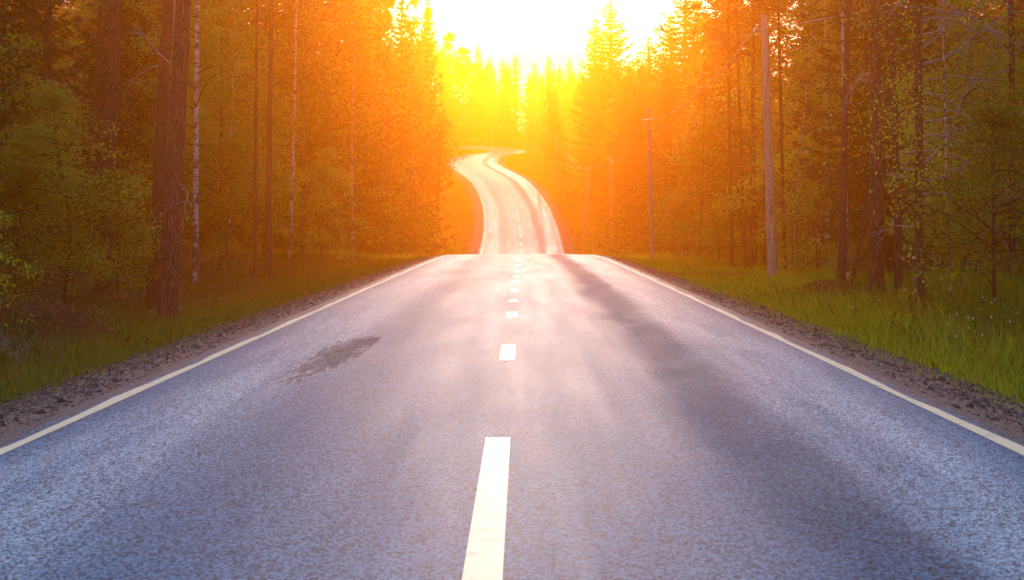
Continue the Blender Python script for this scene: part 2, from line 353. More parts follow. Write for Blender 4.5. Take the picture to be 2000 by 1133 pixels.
for sgn in (-1, 1):
    ribbon('gravel_shoulder', np.array([3.36, 3.7, 4.0, 4.25, 4.5])*sgn, np.array([-.03, -.025, -.05, -.09, -.2]), -30, SEND, .4, M['gravel'], kind='structure', jag=.05)
    a, b = (3.15, 3.25); ea, eb = a*sgn, b*sgn
    ribbon('edge_line', np.array([a, b])*sgn, np.array([-.012*a, -.012*b])+.03, -30, SEND, .5, M['paint'], zoff=.004, kind='structure', jag=.014)
def py2s(py):
    Y = np.arange(3, 57, .02); z = EYE - zprof(Y); p = HY + FPX * (z - .03) / Y
    return float(np.interp(-py, -p, Y))
dl = [(4.1, py2s(855))] + [(py2s(b), py2s(a)) for a, b in ((673.5, 704.5), (609.7, 620.3), (585, 590.5), (565.3, 570.8), (549.5, 553.5), (538.8, 541.5), (528.5, 531), (517.7, 520.7), (507.3, 509.8))]
s = 60.0
while s < SEND - 6: dl.append((s, s + 1.6)); s += 4.6
gd = Geo(); allme = []
for k, (a, b) in enumerate(dl):
    S = np.linspace(a, b, max(2, int((b-a)/.4)+1)); wd = .08
    U = np.array([-.09 - wd, -.09 + wd]); SS, UU = np.meshgrid(S, U, indexing='ij'); X, Y = pt(SS.ravel(), UU.ravel())
    Z = zprof(Y) - .012*np.abs(UU.ravel()) + .034; i = np.arange(len(S)*2).reshape(-1, 2)
    g = Geo(); g.add(np.stack([X, Y, Z], 1), np.stack([i[:-1, 0], i[:-1, 1], i[1:, 1], i[1:, 0]], -1)); me = g.mesh('centre_line_dash', M['paint'])
    uvl = me.uv_layers.new(name='UVMap'); li = np.empty(len(me.loops), np.int32); me.loops.foreach_get('vertex_index', li); uvl.data.foreach_set('uv', np.stack([UU.ravel(), SS.ravel()], 1)[li].ravel())
    link('centre_line_dash', me, kind='structure')

# ------------------------------------------------------------ tree builders
def trunk_geo(H, r0, lean=(0, 0), n=12, flare=.35, r1=None, bend=.12, seg=16):
    z = np.linspace(0, 1, seg)**1.15; r1 = r0*.12 if r1 is None else r1
    bx, by = rng.normal(size=2)*bend
    P = np.stack([lean[0]*z + bx*np.sin(z*5), lean[1]*z + by*np.sin(z*4.2), z*H - .25*(z == 0)], 1)
    rad = r0 + (r1 - r0)*z + r0*flare*np.exp(-z*H/.35)
    g = Geo(); tube(g, P, rad, n, rough=.035); return g, P, rad
def branch_pts(p0, d, L, n=6, droop=.15, wob=.06):
    P = [np.array(p0, float)]; d = unit(np.array(d, float))
    for k in range(n):
        P.append(P[-1] + d*L/n); d = unit(d + rng.normal(size=3)*wob*2 + np.array([0, 0, -droop/n*2]))
    return np.array(P)
def spruce(H=16, Rm=2.3, zb=.6, dens=1.0, tw=.34, seg=16, r0=None, ex=.78, tier=1.0):
    tg, P, rad = trunk_geo(H, r0 or H*.0115, n=10, bend=.05, seg=seg); g = Geo(); PP, DD = [], []; z = zb
    while z < H - .15:
        f = 1 - (z - zb) / (H - zb); L0 = Rm * (f**ex) * (.35 + .65*min(1, (z - zb + .6) / 1.6)) + .12
        k = rng.integers(4, 7); a0 = rng.uniform(0, 6.28)
        for j in range(k):
            a = a0 + j*6.283/k + rng.normal()*.18; L = L0*rng.uniform(.55, 1.2); el = .3 - .7*f + rng.normal()*.08
            d = np.array([math.cos(a)*math.cos(el), math.sin(a)*math.cos(el), math.sin(el)])
            m = max(4, int(L*9*dens)); t = np.sort(rng.uniform(.08, 1, m)); sag = -.13*L*np.sin(t*3.1) + .16*L*t**3
            pos = np.array([0, 0, z]) + d*(t*L)[:, None]; pos[:, 2] += sag
            side = unit(np.cross(d, [0, 0, 1]))
            for sg in (-1, 1):
                ln = (.14 + .26*L*(1 - t)**.8)[:, None]
                q = pos + side*sg*ln*rng.uniform(.15, .95, (m, 1)) + np.array([0, 0, -.05]) + rng.normal(size=(m, 3))*.04
                PP.append(q); DD.append(unit(d*.75 + side*sg*.6 + np.array([0, 0, -.38])) * np.ones((m, 1)))
            PP.append(pos); DD.append(d*np.ones((m, 1)))
        z += (.22 + .2*f) * tier / max(.6, dens**.5)
    PP, DD = np.concatenate(PP), np.concatenate(DD); leaves(g, PP, (tw*np.interp(PP[:, 2], [0, H-4, H], [1, 1, .55]))[:, None], aspect=.3, D=DD, jit=.28)
    m = len(PP)//9; leaves(g, np.stack([rng.normal(size=m)*.08, rng.normal(size=m)*.08, rng.uniform(zb, H-1, m)], 1), tw*.7, aspect=.3)
    tip = np.stack([np.zeros(14), np.zeros(14), H + rng.uniform(-.5, .2, 14)], 1); leaves(g, tip, .22, aspect=.2, D=np.ones((14, 1))*np.array([0, 0, 1.]))
    return tg, g
def broadleaf(H=12, Rc=2.6, zb=1.5, nl=6000, leaf=.09, r0=None, limbs=34, bark_n=8, bushy=.8, lean=(0, 0)):
    tg, P, rad = trunk_geo(H*.97, r0 or H*.009, n=bark_n, lean=lean, bend=.15); g = Geo(); bg = Geo(); PP = []
    tz = P[:, 2]
    for k in range(limbs):
        f = rng.uniform(0, 1)**.85; z = zb + (H*.93 - zb)*f; x0 = np.interp(z, tz, P[:, 0]); y0 = np.interp(z, tz, P[:, 1])
        prof = math.sin(min(1, .22 + f*.85)*math.pi)**.6 * (1 - .35*f); L = Rc*prof*rng.uniform(.5, 1.2) + .25
        a = rng.uniform(0, 6.283); el = rng.uniform(.15, .9); d = (math.cos(a)*math.cos(el), math.sin(a)*math.cos(el), math.sin(el))
        B = branch_pts((x0, y0, z), d, L, 6, droop=.7, wob=.1); tube(bg, B, np.linspace(max(.012, r0*.22 if r0 else .02), .004, len(B)), 4, cap=False)
        n = int(nl/limbs*rng.uniform(.5, 1.5)); nc = rng.integers(5, 9)
        cen = B[rng.integers(2, len(B), nc)] + rng.normal(size=(nc, 3))*np.array([.3, .3, .2])*(.3 + .3*L)
        q = cen[rng.integers(0, nc, n)] + rng.normal(size=(n, 3))*np.array([.30, .30, .2])*bushy*(.4 + .22*L)
        PP.append(q)
    PP = np.concatenate(PP); PP = PP[PP[:, 2] > .12]; leaves(g, PP, leaf, aspect=.62); return tg, g, bg
def pine_crown(P, rad, H, zb, nb=26, Rc=2.2, nn=3000, size=.3):
    g = Geo(); bg = Geo(); PP = []
    for k in range(nb):
        f = (k + rng.uniform())/nb; z = zb + (H - zb)*f; x0, y0 = np.interp(z, P[:, 2], P[:, 0]), np.interp(z, P[:, 2], P[:, 1])
        a = rng.uniform(0, 6.283); L = Rc*(1 - f)**.55*rng.uniform(.6, 1.15)*(.55+.45*min(1, f*4)) + .3; el = rng.uniform(-.1, .5)
        B = branch_pts((x0, y0, z), (math.cos(a)*math.cos(el), math.sin(a)*math.cos(el), math.sin(el)), L, 5, droop=-.2, wob=.14); tube(bg, B, np.linspace(.045, .01, len(B)), 5, cap=False)
        for _ in range(rng.integers(4, 8)):
            c = B[rng.integers(2, len(B))] + rng.normal(size=3)*np.array([.35, .35, .15])*min(1, L); m = max(10, int(nn/nb/6))
            PP.append(c + rng.normal(size=(m, 3))*np.array([.26, .26, .14]))
    PP = np.concatenate(PP); leaves(g, PP, size, aspect=.22); return g, bg
def dead_branch_mesh(L=1.5, side=3, thick=.022, droop=.25):
    g = Geo(); B = branch_pts((0, 0, 0), (1, 0, rng.uniform(-.05, .45)), L, 9, droop=droop, wob=.13); tube(g, B, np.linspace(thick, .004, len(B)), 5)
    for _ in range(side):
        k = rng.integers(2, 9); d = unit(B[k] - B[k-1]) + rng.normal(size=3)*.55
        b = branch_pts(B[k], d, L*rng.uniform(.2, .5), 6, droop=.1, wob=.2); tube(g, b, np.linspace(thick*.5, .003, len(b)), 4)
        if rng.uniform() < .6:
            b2 = branch_pts(b[3], unit(b[3]-b[2]) + rng.normal(size=3)*.7, L*.18, 4, wob=.2); tube(g, b2, np.linspace(thick*.3, .002, len(b2)), 3)
    return g

DEAD = [dead_branch_mesh(l, s, th).mesh('dead_branch', M['dead_wood']) for l, s, th in ((1.7, 6, .024), (1.3, 4, .02), (.8, 2, .016), (.45, 1, .018), (1.5, 5, .02))]
DEADK = [dead_branch_mesh(l, s, th).mesh('dead_branch_bark', M['bark_spruce']) for l, s, th in ((1.2, 4, .022), (.7, 2, .018))]
def add_dead(root, P, rad, zs, dirs, sizes=None, meshes=None):
    meshes = meshes or DEAD
    for k, z in enumerate(zs):
        x = np.interp(z, P[:, 2], P[:, 0]); y = np.interp(z, P[:, 2], P[:, 1]); a = dirs[k % len(dirs)] + rng.normal()*.25
        o = link('dead_branch', meshes[int(rng.integers(0, len(meshes)))], root, (x, y, z)); o.rotation_euler = (rng.uniform(-.5, .5), rng.uniform(-.35, .3), a); s_ = rng.uniform(.7, 1.2)*(sizes or 1); o.scale = (s_, s_, s_)

def merged(a, b):
    for (n, mi), L in b.f.items(): a.f.setdefault((n, 1), []).extend([F + a.n for F in L])
    a.v += b.v; a.n += b.n; return a
HEROES = [(60, 240, 27.0)]
def hero_trunk(px, py, pxt, pyt, wb, wt, kind, label, H=None, dead=0, deaddirs=(0, 3.14, .6, 2.5), dmesh=None, dsize=1, crown=True, zrange=None, Y=None, name=None, cat='tree', group=None, leafy=None):
    """a tree whose trunk passes from a ground point to a higher point seen in the photo"""
    x, y, z = hit(px, py) if Y is None else ((px-CX)/FPX*Y, Y, gz((px-CX)/FPX*Y, Y))
    zt = EYE + (HY - pyt)/FPX*y; xt = (pxt - CX)/FPX*y; r0 = wb/2/FPX*y; rt = wt/2/FPX*y; hseg = max(zt - z, .5)
    HEROES.append((px, pxt, y))
    H = H or rng.uniform(14, 18); k = H/hseg; lean = ((xt - x)*k, 0)
    r1 = max(r0 + (rt - r0)*k, r0*.18)
    tg, P, rad = trunk_geo(H, r0*.8, lean, n=18 if wb > 14 else 10, flare=.22, r1=r1, bend=.03, seg=22)
    bm = {'pine': 'bark_pine', 'spruce': 'bark_spruce', 'birch': 'bark_birch'}[kind]
    root = thing(name or kind + '_tree', label, cat, (x, y, z), group)
    link('trunk', tg.mesh('trunk', M[bm]), root)
    if crown:
        if kind == 'birch':
            zb = leafy or H*.25; g = Geo(); bg = Geo(); PP = []
            for _ in range(22):
                f = rng.uniform(); zz = zb + (H*.96-zb)*f; a = rng.uniform(0, 6.28); el = rng.uniform(.2, 1)
                B = branch_pts((np.interp(zz, P[:, 2], P[:, 0]), 0, zz), (math.cos(a)*math.cos(el), math.sin(a)*math.cos(el), math.sin(el)), .5+1.7*(1-f*.6)*rng.uniform(.5, 1), 6, droop=.8, wob=.1)
                tube(bg, B, np.linspace(r0*.22, .004, len(B)), 4, cap=False); c = B[rng.integers(2, 7, 7)]; m = 280
                PP.append(c[rng.integers(0, 7, m)] + rng.normal(size=(m, 3))*np.array([.3, .3, .28]))
            leaves(g, np.concatenate(PP), .048, aspect=.6); link('crown', merged(g, bg).mesh('crown', [M['leaf_birch'], M['twig']]), root)
        else:
            g, bg = pine_crown(P, rad, H, H*.55, nn=1500); link('crown', merged(g, bg).mesh('crown', [M['needle_pine'], M['twig']]), root)
    if dead:
        z0, z1 = zrange or (.15*H, .5*H); add_dead(root, P, rad, np.linspace(z0, z1, dead) + rng.normal(size=dead)*.1, deaddirs, dsize, dmesh)
    return root, (x, y, z), P, rad

# ---- the trunks one can tell apart, left side
hero_trunk(328, 632, 362, 0, 50, 36, 'pine', 'thick rough pine trunk leaning right, nearest to the road on the left', dead=4, deaddirs=(0, 2.8))
hero_trunk(300, 605, 322, 200, 36, 26, 'spruce', 'dark trunk close behind the thick leaning pine on the left', dead=3)
hero_trunk(200, 575, 222, 60, 34, 30, 'pine', 'straight trunk with dead branch stubs, rising from leafy bushes on the left', dead=9, deaddirs=(0, .3, -.3), dsize=.8, zrange=(1.6, 6), dmesh=DEADK)
hero_trunk(178, 530, 198, 20, 20, 15, 'pine', 'slim reddish trunk with ring marks just left of the stubby trunk', dead=3)
hero_trunk(97, 520, 96, 60, 22, 17, 'spruce', 'dim dark trunk deep in foliage at the far left', dead=3)
hero_trunk(382, 562, 386, 150, 15, 10, 'birch', 'birch with mottled white bark right of the thick leaning pine', leafy=3.0)
hero_trunk(566, 512, 573, 240, 10, 7, 'birch', 'slim clean white birch stem standing alone left of the road', leafy=3.2)
hero_trunk(524, 545, 530, 150, 16, 12, 'spruce', 'dark trunk left of the slim clean white birch stem', dead=6, dmesh=DEADK)
hero_trunk(592, 505, 596, 250, 15, 10, 'spruce', 'dark trunk just right of the slim clean white birch stem', dead=4, dmesh=DEADK)
hero_trunk(497, 543, 500, 300, 11, 8, 'spruce', 'thinner dark trunk between the mottled birch and the clean white birch', dead=3, dmesh=DEADK)
hero_trunk(713, 470, 718, 330, 8, 6, 'spruce', 'thin dark trunk in bright foliage on the left, halfway along', dead=3)
hero_trunk(765, 465, 769, 250, 6, 4, 'birch', 'pale thin stem, right one of two in the glowing left foliage', leafy=6)
hero_trunk(748, 465, 752, 255, 5, 4, 'birch', 'pale thin stem, left one of two in the glowing left foliage', leafy=6)
hero_trunk(851, 497, 859, 290, 11, 7, 'pine', 'pine trunk at the left verge where the road drops behind its crest', dead=3, H=10.6)
hero_trunk(640, 500, 642, 300, 9, 7, 'spruce', 'dusky trunk in the brightest orange part of the left forest')
# ---- right side
hero_trunk(1431, 537, 1425, 180, 10, 7, 'spruce', 'slender dark trunk, leftmost of the row left of the near pole', dead=4, dmesh=DEADK)
hero_trunk(1457, 541, 1443, 150, 10, 7, 'spruce', 'slender dark trunk leaning left, second of the row left of the near pole', dead=3, dmesh=DEADK)
hero_trunk(1467, 541, 1470, 120, 12, 9, 'spruce', 'thickest dark trunk of the row left of the near pole', dead=4, dmesh=DEADK)
hero_trunk(1477, 533, 1474, 330, 7, 6, 'spruce', 'thin dark trunk touching the thickest one left of the near pole')
hero_trunk(1493, 532, 1489, 200, 7, 6, 'spruce', 'thin dark trunk just left of the near pole, half behind it')
hero_trunk(1534, 546, 1526, 200, 10, 7, 'spruce', 'dark slightly crooked trunk just right of the near pole', dead=3, dmesh=DEADK)
hero_trunk(1545, 546, 1558, 385, 5, 4, 'birch', 'thin bent white birch stem right of the near pole', H=8, leafy=3.5)
hero_trunk(1642, 573, 1650, 270, 20, 13, 'spruce', 'dark trunk behind the mottled birch on the right', dead=3, dmesh=DEADK)
hero_trunk(1655, 572, 1648, 230, 9, 6, 'birch', 'slim mottled birch crossing in front of a dark trunk on the right', leafy=4)
hero_trunk(1661, 572, 1700, 360, 11, 9, 'spruce', 'dark trunk leaning right, between the mottled birch and the broad pine')
hero_trunk(1712, 590, 1709, 0, 36, 22, 'pine', 'broad pine trunk rising from tall grass on the right', dead=5, deaddirs=(0, 3.1, .5))
hero_trunk(1757, 590, 1752, 470, 22, 18, 'spruce', 'short dark trunk foot in shadow between the two big right pines', dead=3, dmesh=DEADK)
hero_trunk(1775, 560, 1781, 100, 16, 13, 'pine', 'pine trunk half hidden behind the one with long bare branches', dead=5, deaddirs=(3.1, 2.6))
rt, (hx, hy, hz), HP, HR = hero_trunk(1797, 612, 1798, 0, 23, 17, 'pine', 'right pine trunk with many long bare dead branches reaching right')
HEROES.append((1800, 1950, hy)); add_dead(rt, HP, HR, np.linspace(1.9, 6.8, 22), (0, .25, -.3, .5, -.15), 1.15, DEAD[:2] + DEAD[4:])
add_dead(rt, HP, HR, np.linspace(1.4, 5.8, 6), (3.1, 2.7), .6)
hero_trunk(1977, 560, 1972, 200, 18, 13, 'spruce', 'very dark trunk at the right edge of the forest view', dead=4)
hero_trunk(1858, 610, 1853, 440, 6, 4, 'birch', 'thin sapling stem right of the pine with bare branches', H=6.5, leafy=1.2, name='birch_sapling')

# ------------------------------------------------------------ forest fill: one of each kind, then copies
def proto(kind, name, parts):
    return (kind, name, [(n, me) for n, me in parts])
def mk_spruce(H, Rm, zb, dens, tw, **kw): tg, g = spruce(H, Rm, zb, dens, tw, **kw); return proto('spruce', 'spruce_tree', [('trunk', tg.mesh('trunk', M['bark_spruce'])), ('crown', g.mesh('crown', M['needle_spruce']))]) + (H, Rm)
def mk_broad(kind, name, H, Rc, zb, nl, leaf, r0, limbs, mleaf, mbark, bushy=.8):
    tg, g, bg = broadleaf(H, Rc, zb, nl, leaf, r0, limbs, bushy=bushy); return proto(kind, name, [('trunk', tg.mesh('trunk', M[mbark])), ('crown', merged(g, bg).mesh('crown', [M[mleaf], M['twig']]))]) + (H, Rc)
def mk_pine(H, nn, size, zbf=.5):
    tg, P, rad = trunk_geo(H, H*.011, n=10, bend=.15); g, bg = pine_crown(P, rad, H, H*zbf, nn=nn, size=size, nb=34, Rc=2.4)
    return proto('pine', 'pine_tree', [('trunk', tg.mesh('trunk', M['bark_pine'])), ('crown', merged(g, bg).mesh('crown', [M['needle_pine'], M['twig']]))]) + (H, 2.2)
NEAR = {'spruce': [mk_spruce(15, 2.3, .9, 2.2, .2), mk_spruce(12, 2.0, .4, 2.2, .19), mk_spruce(17, 2.6, 1.6, 2.2, .2)],
        'pine': [mk_pine(16, 6000, .17), mk_pine(15, 6000, .17, .4)],
        'broad': [mk_broad('birch', 'birch_tree', 13, 2.5, 1.8, 15000, .075, .09, 50, 'leaf_birch', 'bark_birch', .6), mk_broad('birch', 'birch_tree', 10, 2.3, 1.2, 13000, .07, .07, 46, 'leaf_birch', 'bark_birch', .6), mk_broad('alder', 'alder_tree', 9, 2.6, .7, 18000, .075, .08, 50, 'leaf_green', 'bark_spruce', .6)],
        'shrub': [mk_broad('shrub', 'leafy_shrub', 2.6, 1.2, .15, 6200, .055, .022, 34, 'leaf_green', 'bark_spruce', .6), mk_broad('shrub', 'leafy_shrub', 4.2, 1.6, .2, 9500, .06, .03, 44, 'leaf_birch', 'bark_spruce', .6), mk_broad('shrub', 'leafy_shrub', 1.6, 1.0, .1, 3600, .045, .018, 28, 'leaf_green', 'bark_spruce', .65)]}
FAR = {'spruce': [mk_spruce(16, 2.7, .5, 1.0, .36, tier=1.25), mk_spruce(14, 2.3, .4, 1.0, .34, tier=1.25), mk_spruce(17, 3.1, 1.0, 1.0, .36, tier=1.3)],
       'pine': [mk_pine(16, 3200, .34)],
       'broad': [mk_broad('birch', 'birch_tree', 13, 2.6, 1.2, 5200, .17, .09, 44, 'leaf_birch', 'bark_birch', .9), mk_broad('alder', 'alder_tree', 11, 2.9, .8, 5200, .18, .09, 44, 'leaf_green', 'bark_spruce', .9)],
       'shrub': [mk_broad('shrub', 'leafy_shrub', 3.0, 1.5, .15, 1500, .13, .03, 26, 'leaf_green', 'bark_spruce', .8)]}
SP = [mk_spruce(17, 3.7, .6, 1.4, .32, ex=.68, tier=1.6), mk_spruce(16, 3.1, .6, 1.4, .32, ex=.7, tier=1.6), mk_spruce(19, 4.6, .8, 1.5, .32, ex=.66, tier=1.7)]
def place(pr, x, y, scale, label, group, z=None, lean=0.0):
    kind, name, parts, H, Rc = pr
    t = thing(name, label, 'shrub' if kind == 'shrub' else 'tree', (x, y, (gz(x, y) if z is None else z) - .05), group)
    t.rotation_euler = (rng.normal()*lean, rng.normal()*lean, rng.uniform(0, 6.283)); t.scale = (scale, scale, scale*rng.uniform(.95, 1.08))
    for n, me in parts: link(n, me, t)
    return t
# skyline of the gap over the road: (photo x, highest tree top y)
OX = [0, 838, 850, 872, 892, 932, 945, 1000, 1035, 1085, 1110, 1128, 1150, 1235, 1262, 1292, 1325, 1345, 2000]
OY = [-900, -900, 5, 32, 66, 98, 118, 122, 134, 122, 138, 128, 118, 118, 104, 98, 60, -900, -900]
def top_limit(x, y, Rc):
    c = CX + FPX*x/y; r = FPX*Rc*.55/y; v = max(np.interp(q, OX, OY) for q in (c - r, c, c + r)); return EYE + (HY - v)/FPX*y
ZONES = {}
def zone(x, y):
    side = 'left' if x < road_u([x], [y])[0]*0 + (0 if y < 245 else 2) and x < 0 else 'right'
    if y > 250: return 'hill', 'on the far hill behind the last bend'
    d = 'near' if y < 45 else ('middle' if y < 110 else 'far')
    return side + d, {'near': 'beside the near stretch of road', 'middle': 'beside the dip behind the crest', 'far': 'beside the winding climb'}[d] + f', {side} side'
KW = {'spruce': 'dark spruce with layered drooping boughs', 'pine': 'tall pine with bare lower trunk', 'birch': 'birch with loose light green leaves', 'alder': 'dense broad-leaved tree', 'shrub': 'leafy green bush'}
PL = {'spruce': 'spruces', 'pine': 'pines', 'birch': 'birches', 'alder': 'broad-leaved trees', 'shrub': 'leafy bushes'}
taken = []
def free(x, y, r):
    for (a, b, q) in taken:
        if (a-x)**2 + (b-y)**2 < (r+q)**2*.25: return False
    return True
def scatter(kindsel, n, yr, ur, gap, protos, sc_=(.85, 1.15), maxn=9999):
    c = 0
    for _ in range(n):
        y = rng.uniform(*yr); sgn = rng.choice([-1, 1]); u = sgn*rng.uniform(*ur)
        xc, _y = pt([min(y, SEND-2)], [0]) if y < 100 else (np.interp(y, [100, 128, 165, 206, 234, 248], [.8, .2, -5, -2.9, -.9, -1]), y); x = float(np.atleast_1d(xc)[0]) + u
        if y < abs(x)/.50 - 6: continue
        if abs(road_u([x], [y])[0]) < ur[0]*.98 or not free(x, y, gap): continue
        k = rng.choice(list(kindsel), p=list(kindsel.values())); pr = protos[k][rng.integers(0, len(protos[k]))]
        s_ = rng.uniform(*sc_); zg = gz(x, y)
        if y < 150 and (x < 0) == (CX + FPX*x/y < 950) and abs(x + .5) < 8.2 + pr[4]*s_*.5 and y > 48: x0_ = abs(FPX*pr[4]*s_*1.15/y); s_ *= min(1, max(.55, abs(CX + FPX*x/y - (885 if x < 0 else 1110))/x0_))
        tp = CX + FPX*x/y; w_ = FPX*pr[4]*s_*(.62 if k != 'shrub' else .8)/y + 10
        if any(min(a, b) - w_ < tp < max(a, b) + w_ and y < hy_ + .8 for a, b, hy_ in HEROES): continue
        lim = top_limit(x, y, pr[4]*s_) - zg
        if pr[3]*s_*1.05 > lim:
            if lim < pr[3]*.42: continue
            s_ = lim/pr[3]/1.05*rng.uniform(.88, 1)
        zn, zl = zone(x, y)
        place(pr, x, y, s_, f'{KW[pr[0]]} {zl}', f'{PL[pr[0]]} {zl}', zg, .02); taken.append((x, y, gap)); c += 1
        if c >= maxn: break
    return c
n1 = scatter({'spruce': .38, 'pine': .12, 'broad': .5}, 1500, (14, 48), (8.4, 26), 3.0, NEAR, (.95, 1.35), maxn=110)
n2 = scatter({'spruce': .5, 'pine': .15, 'broad': .35}, 1200, (48, 120), (8.2, 26), 4.0, FAR, maxn=120)
n3 = scatter({'spruce': .55, 'pine': .1, 'broad': .35}, 1200, (120, 250), (8.4, 30), 4.4, FAR, maxn=110)
for k in range(150):
    y = rng.uniform(34, 120); sg = rng.choice([-1, 1]); x = sg*rng.uniform(14, 44)
    if y < abs(x)/.50 - 6 or not free(x, y, 3.2): continue
    pr = FAR['spruce' if rng.uniform() < .7 else 'broad'][rng.integers(0, 2)]; zn, zl = zone(x, y)
    place(pr, x, y, rng.uniform(1.1, 1.55), f'{KW[pr[0]]} {zl}', f'{PL[pr[0]]} {zl}', None, .02); taken.append((x, y, 3.2))
for k in range(110):
    y = rng.uniform(62, 150); sg = rng.choice([-1, -1, 1]); x = sg*rng.uniform(22, 62)
    if y < abs(x)/.50 - 6 or not free(x, y, 3.4): continue
    pr = FAR['spruce' if rng.uniform() < .7 else 'broad'][rng.integers(0, 2)]; zn, zl = zone(x, y)
    place(pr, x, y, rng.uniform(1.35, 1.7), f'{KW[pr[0]]} {zl}', f'{PL[pr[0]]} {zl}', None, .02); taken.append((x, y, 3.4))
# far hill
for k in range(70):
    y = rng.uniform(258, 330); x = rng.uniform(-34, 34); pr = SP[rng.integers(0, 2)] if rng.uniform() < .78 else FAR['broad'][rng.integers(0, 2)]
    if not free(x, y, 3.6): continue
    zg = gz(x, y); s_ = min(rng.uniform(.95, 1.25), (top_limit(x, y, 1.2) - zg)/pr[3]/1.08)
    place(pr, x, y, s_, f'{KW[pr[0]]} on the far hill behind the last bend', f'{PL[pr[0]]} on the far hill', zg, .015); taken.append((x, y, 3.6))
n4 = scatter({'shrub': 1}, 500, (15, 45), (7.0, 14), 1.7, NEAR, (.7, 1.3), maxn=70)
n5 = scatter({'shrub': 1}, 400, (45, 150), (7.6, 13), 2.2, FAR, (.7, 1.3), maxn=60)
print('forest', n1, n2, n3, n4, n5)
# ---- trees that make the skyline of the gap
def spire(px, topy, Y, label, wide=1.0, pr=None):
    x = (px - CX)/FPX*Y; zg = gz(x, Y); pr = pr or FAR['spruce'][1]; Ht = EYE + (HY - topy)/FPX*Y - zg
    t = place(pr, x, Y, 1, label, None, zg); s_ = Ht/(pr[3] + .2); t.scale = (s_*wide, s_*wide, s_); t.rotation_euler = (0, 0, rng.uniform(0, 6))
spire(1192, -6, 128, 'tallest spruce with clear layered tiers standing right of the sky gap', 1.05, SP[2])
spire(1163, 26, 134, 'slightly lower spruce leaning against the left flank of the tallest one', .9, SP[1])
spire(1268, 66, 120, 'short ragged spruce top in the sky notch right of the tallest spruce', .95, SP[0])
spire(1246, 92, 132, 'small spruce tip low in the sky notch, right of the tallest spruce', .8, SP[1])
spire(1337, -30, 92, 'big spruce whose bare left boughs edge the right side of the sky', 1.15, SP[2])
for px, ty, Y, lb in ((933, 84, 285, 'thin spruce spire, leftmost on the far skyline'), (956, 108, 290, 'far spruce spire, second from left on the skyline'), (981, 110, 282, 'far spruce spire, third from left on the skyline'), (1006, 102, 276, 'far pointed spruce in the middle of the skyline'),
                      (1044, 118, 288, 'far spruce spire right of the skyline middle'), (1072, 106, 280, 'far bushy spruce top, second from right on the skyline'), (1092, 124, 292, 'low far spruce tip near the right end of the skyline'), (1112, 110, 285, 'far spruce spire, rightmost on the skyline')):
    spire(px, ty, Y, lb, .9, SP[rng.integers(0, 2)])
for px, ty, Y, pr, lb in ((836, -25, 100, FAR['spruce'][0], 'tall spruce on the left verge nearest the sky'), (806, -50, 88, FAR['broad'][0], 'tall birch one step left of the tree nearest the sky'), (785, -60, 80, FAR['spruce'][2], 'tall spruce in the glowing left tree wall'),
                      (758, -70, 72, FAR['broad'][1], 'tall round-crowned tree in the middle of the left tree wall'), (728, -80, 66, FAR['spruce'][0], 'spruce at the bright orange start of the left tree wall'), (705, -220, 84, SP[1], 'slim spruce deep in the left tree wall above the thin dark trunk'), (742, -60, 110, SP[0], 'spruce deep in the left wall behind the round-crowned tree'), (655, -300, 76, SP[2], 'broad dark spruce where the left wall glows brightest orange'), (612, -350, 64, SP[0], 'dark spruce right of the slim clean white birch'), (560, -400, 62, SP[1], 'dark spruce behind the slim clean white birch'), (425, -420, 55, SP[0], 'dark spruce right behind the mottled birch on the left'), (470, -420, 58, SP[2], 'dark spruce behind the mottled birch on the left'), (690, -90, 60, FAR['broad'][0], 'birch with high crown where the left wall turns red'),
                      (1362, -40, 86, FAR['spruce'][0], 'spruce just right of the one that edges the sky'), (1392, -60, 78, FAR['broad'][0], 'birch with high crown in the bright right tree wall'), (1420, -80, 70, FAR['spruce'][2], 'tall spruce behind the row of slender trunks'), (1310, 20, 112, FAR['spruce'][1], 'spruce shoulder below the right rim of the sky')):
    spire(px, ty, Y, lb, .62 if 700 < px < 900 else 1.0, pr)
BR = FAR['broad'][1]
for px, ty, Y, lb in ((836, -10, 150, 'tall broad-leaved tree at the left rim of the sky'), (878, 48, 262, 'broad-leaved tree stepping down the left rim of the sky'), (905, 78, 266, 'lower broad-leaved tree at the foot of the left sky rim')):
    spire(px, ty, Y, lb, .6 if Y == 150 else 1.25, BR)
# named bushes
def bush(px, py, s_, k, label): x, y, z = hit(px, py); place(NEAR['shrub'][k], x, y, s_, label, None, z)
bush(230, 600, 1.15, 0, 'pale-leaved bush at the foot of the thick leaning pine'); bush(120, 600, 1.2, 1, 'big leafy bush at the left edge above the earth bank')
bush(40, 620, 1.2, 0, 'dark bush in the lower left corner of the forest'); bush(60, 560, 1.1, 1, 'tall bush deep in shade at the left edge')
bush(1890, 560, 1.5, 1, 'tall leafy bush right of the pine with bare branches'); bush(1940, 610, 1.2, 0, 'dark bush at the right edge of the forest')
bush(1340, 500, 1.1, 1, 'bright leafy bush between the second and the near pole'); bush(1400, 520, .9, 0, 'low bright bush left of the row of dark trunks')
bush(450, 540, 1.0, 1, 'leafy bush right of the mottled birch'); bush(1600, 550, 1.0, 1, 'leafy bush right of the thin bent birch stem'); bush(630, 510, 1.0, 1, 'leafy bush right of the slim clean white birch')

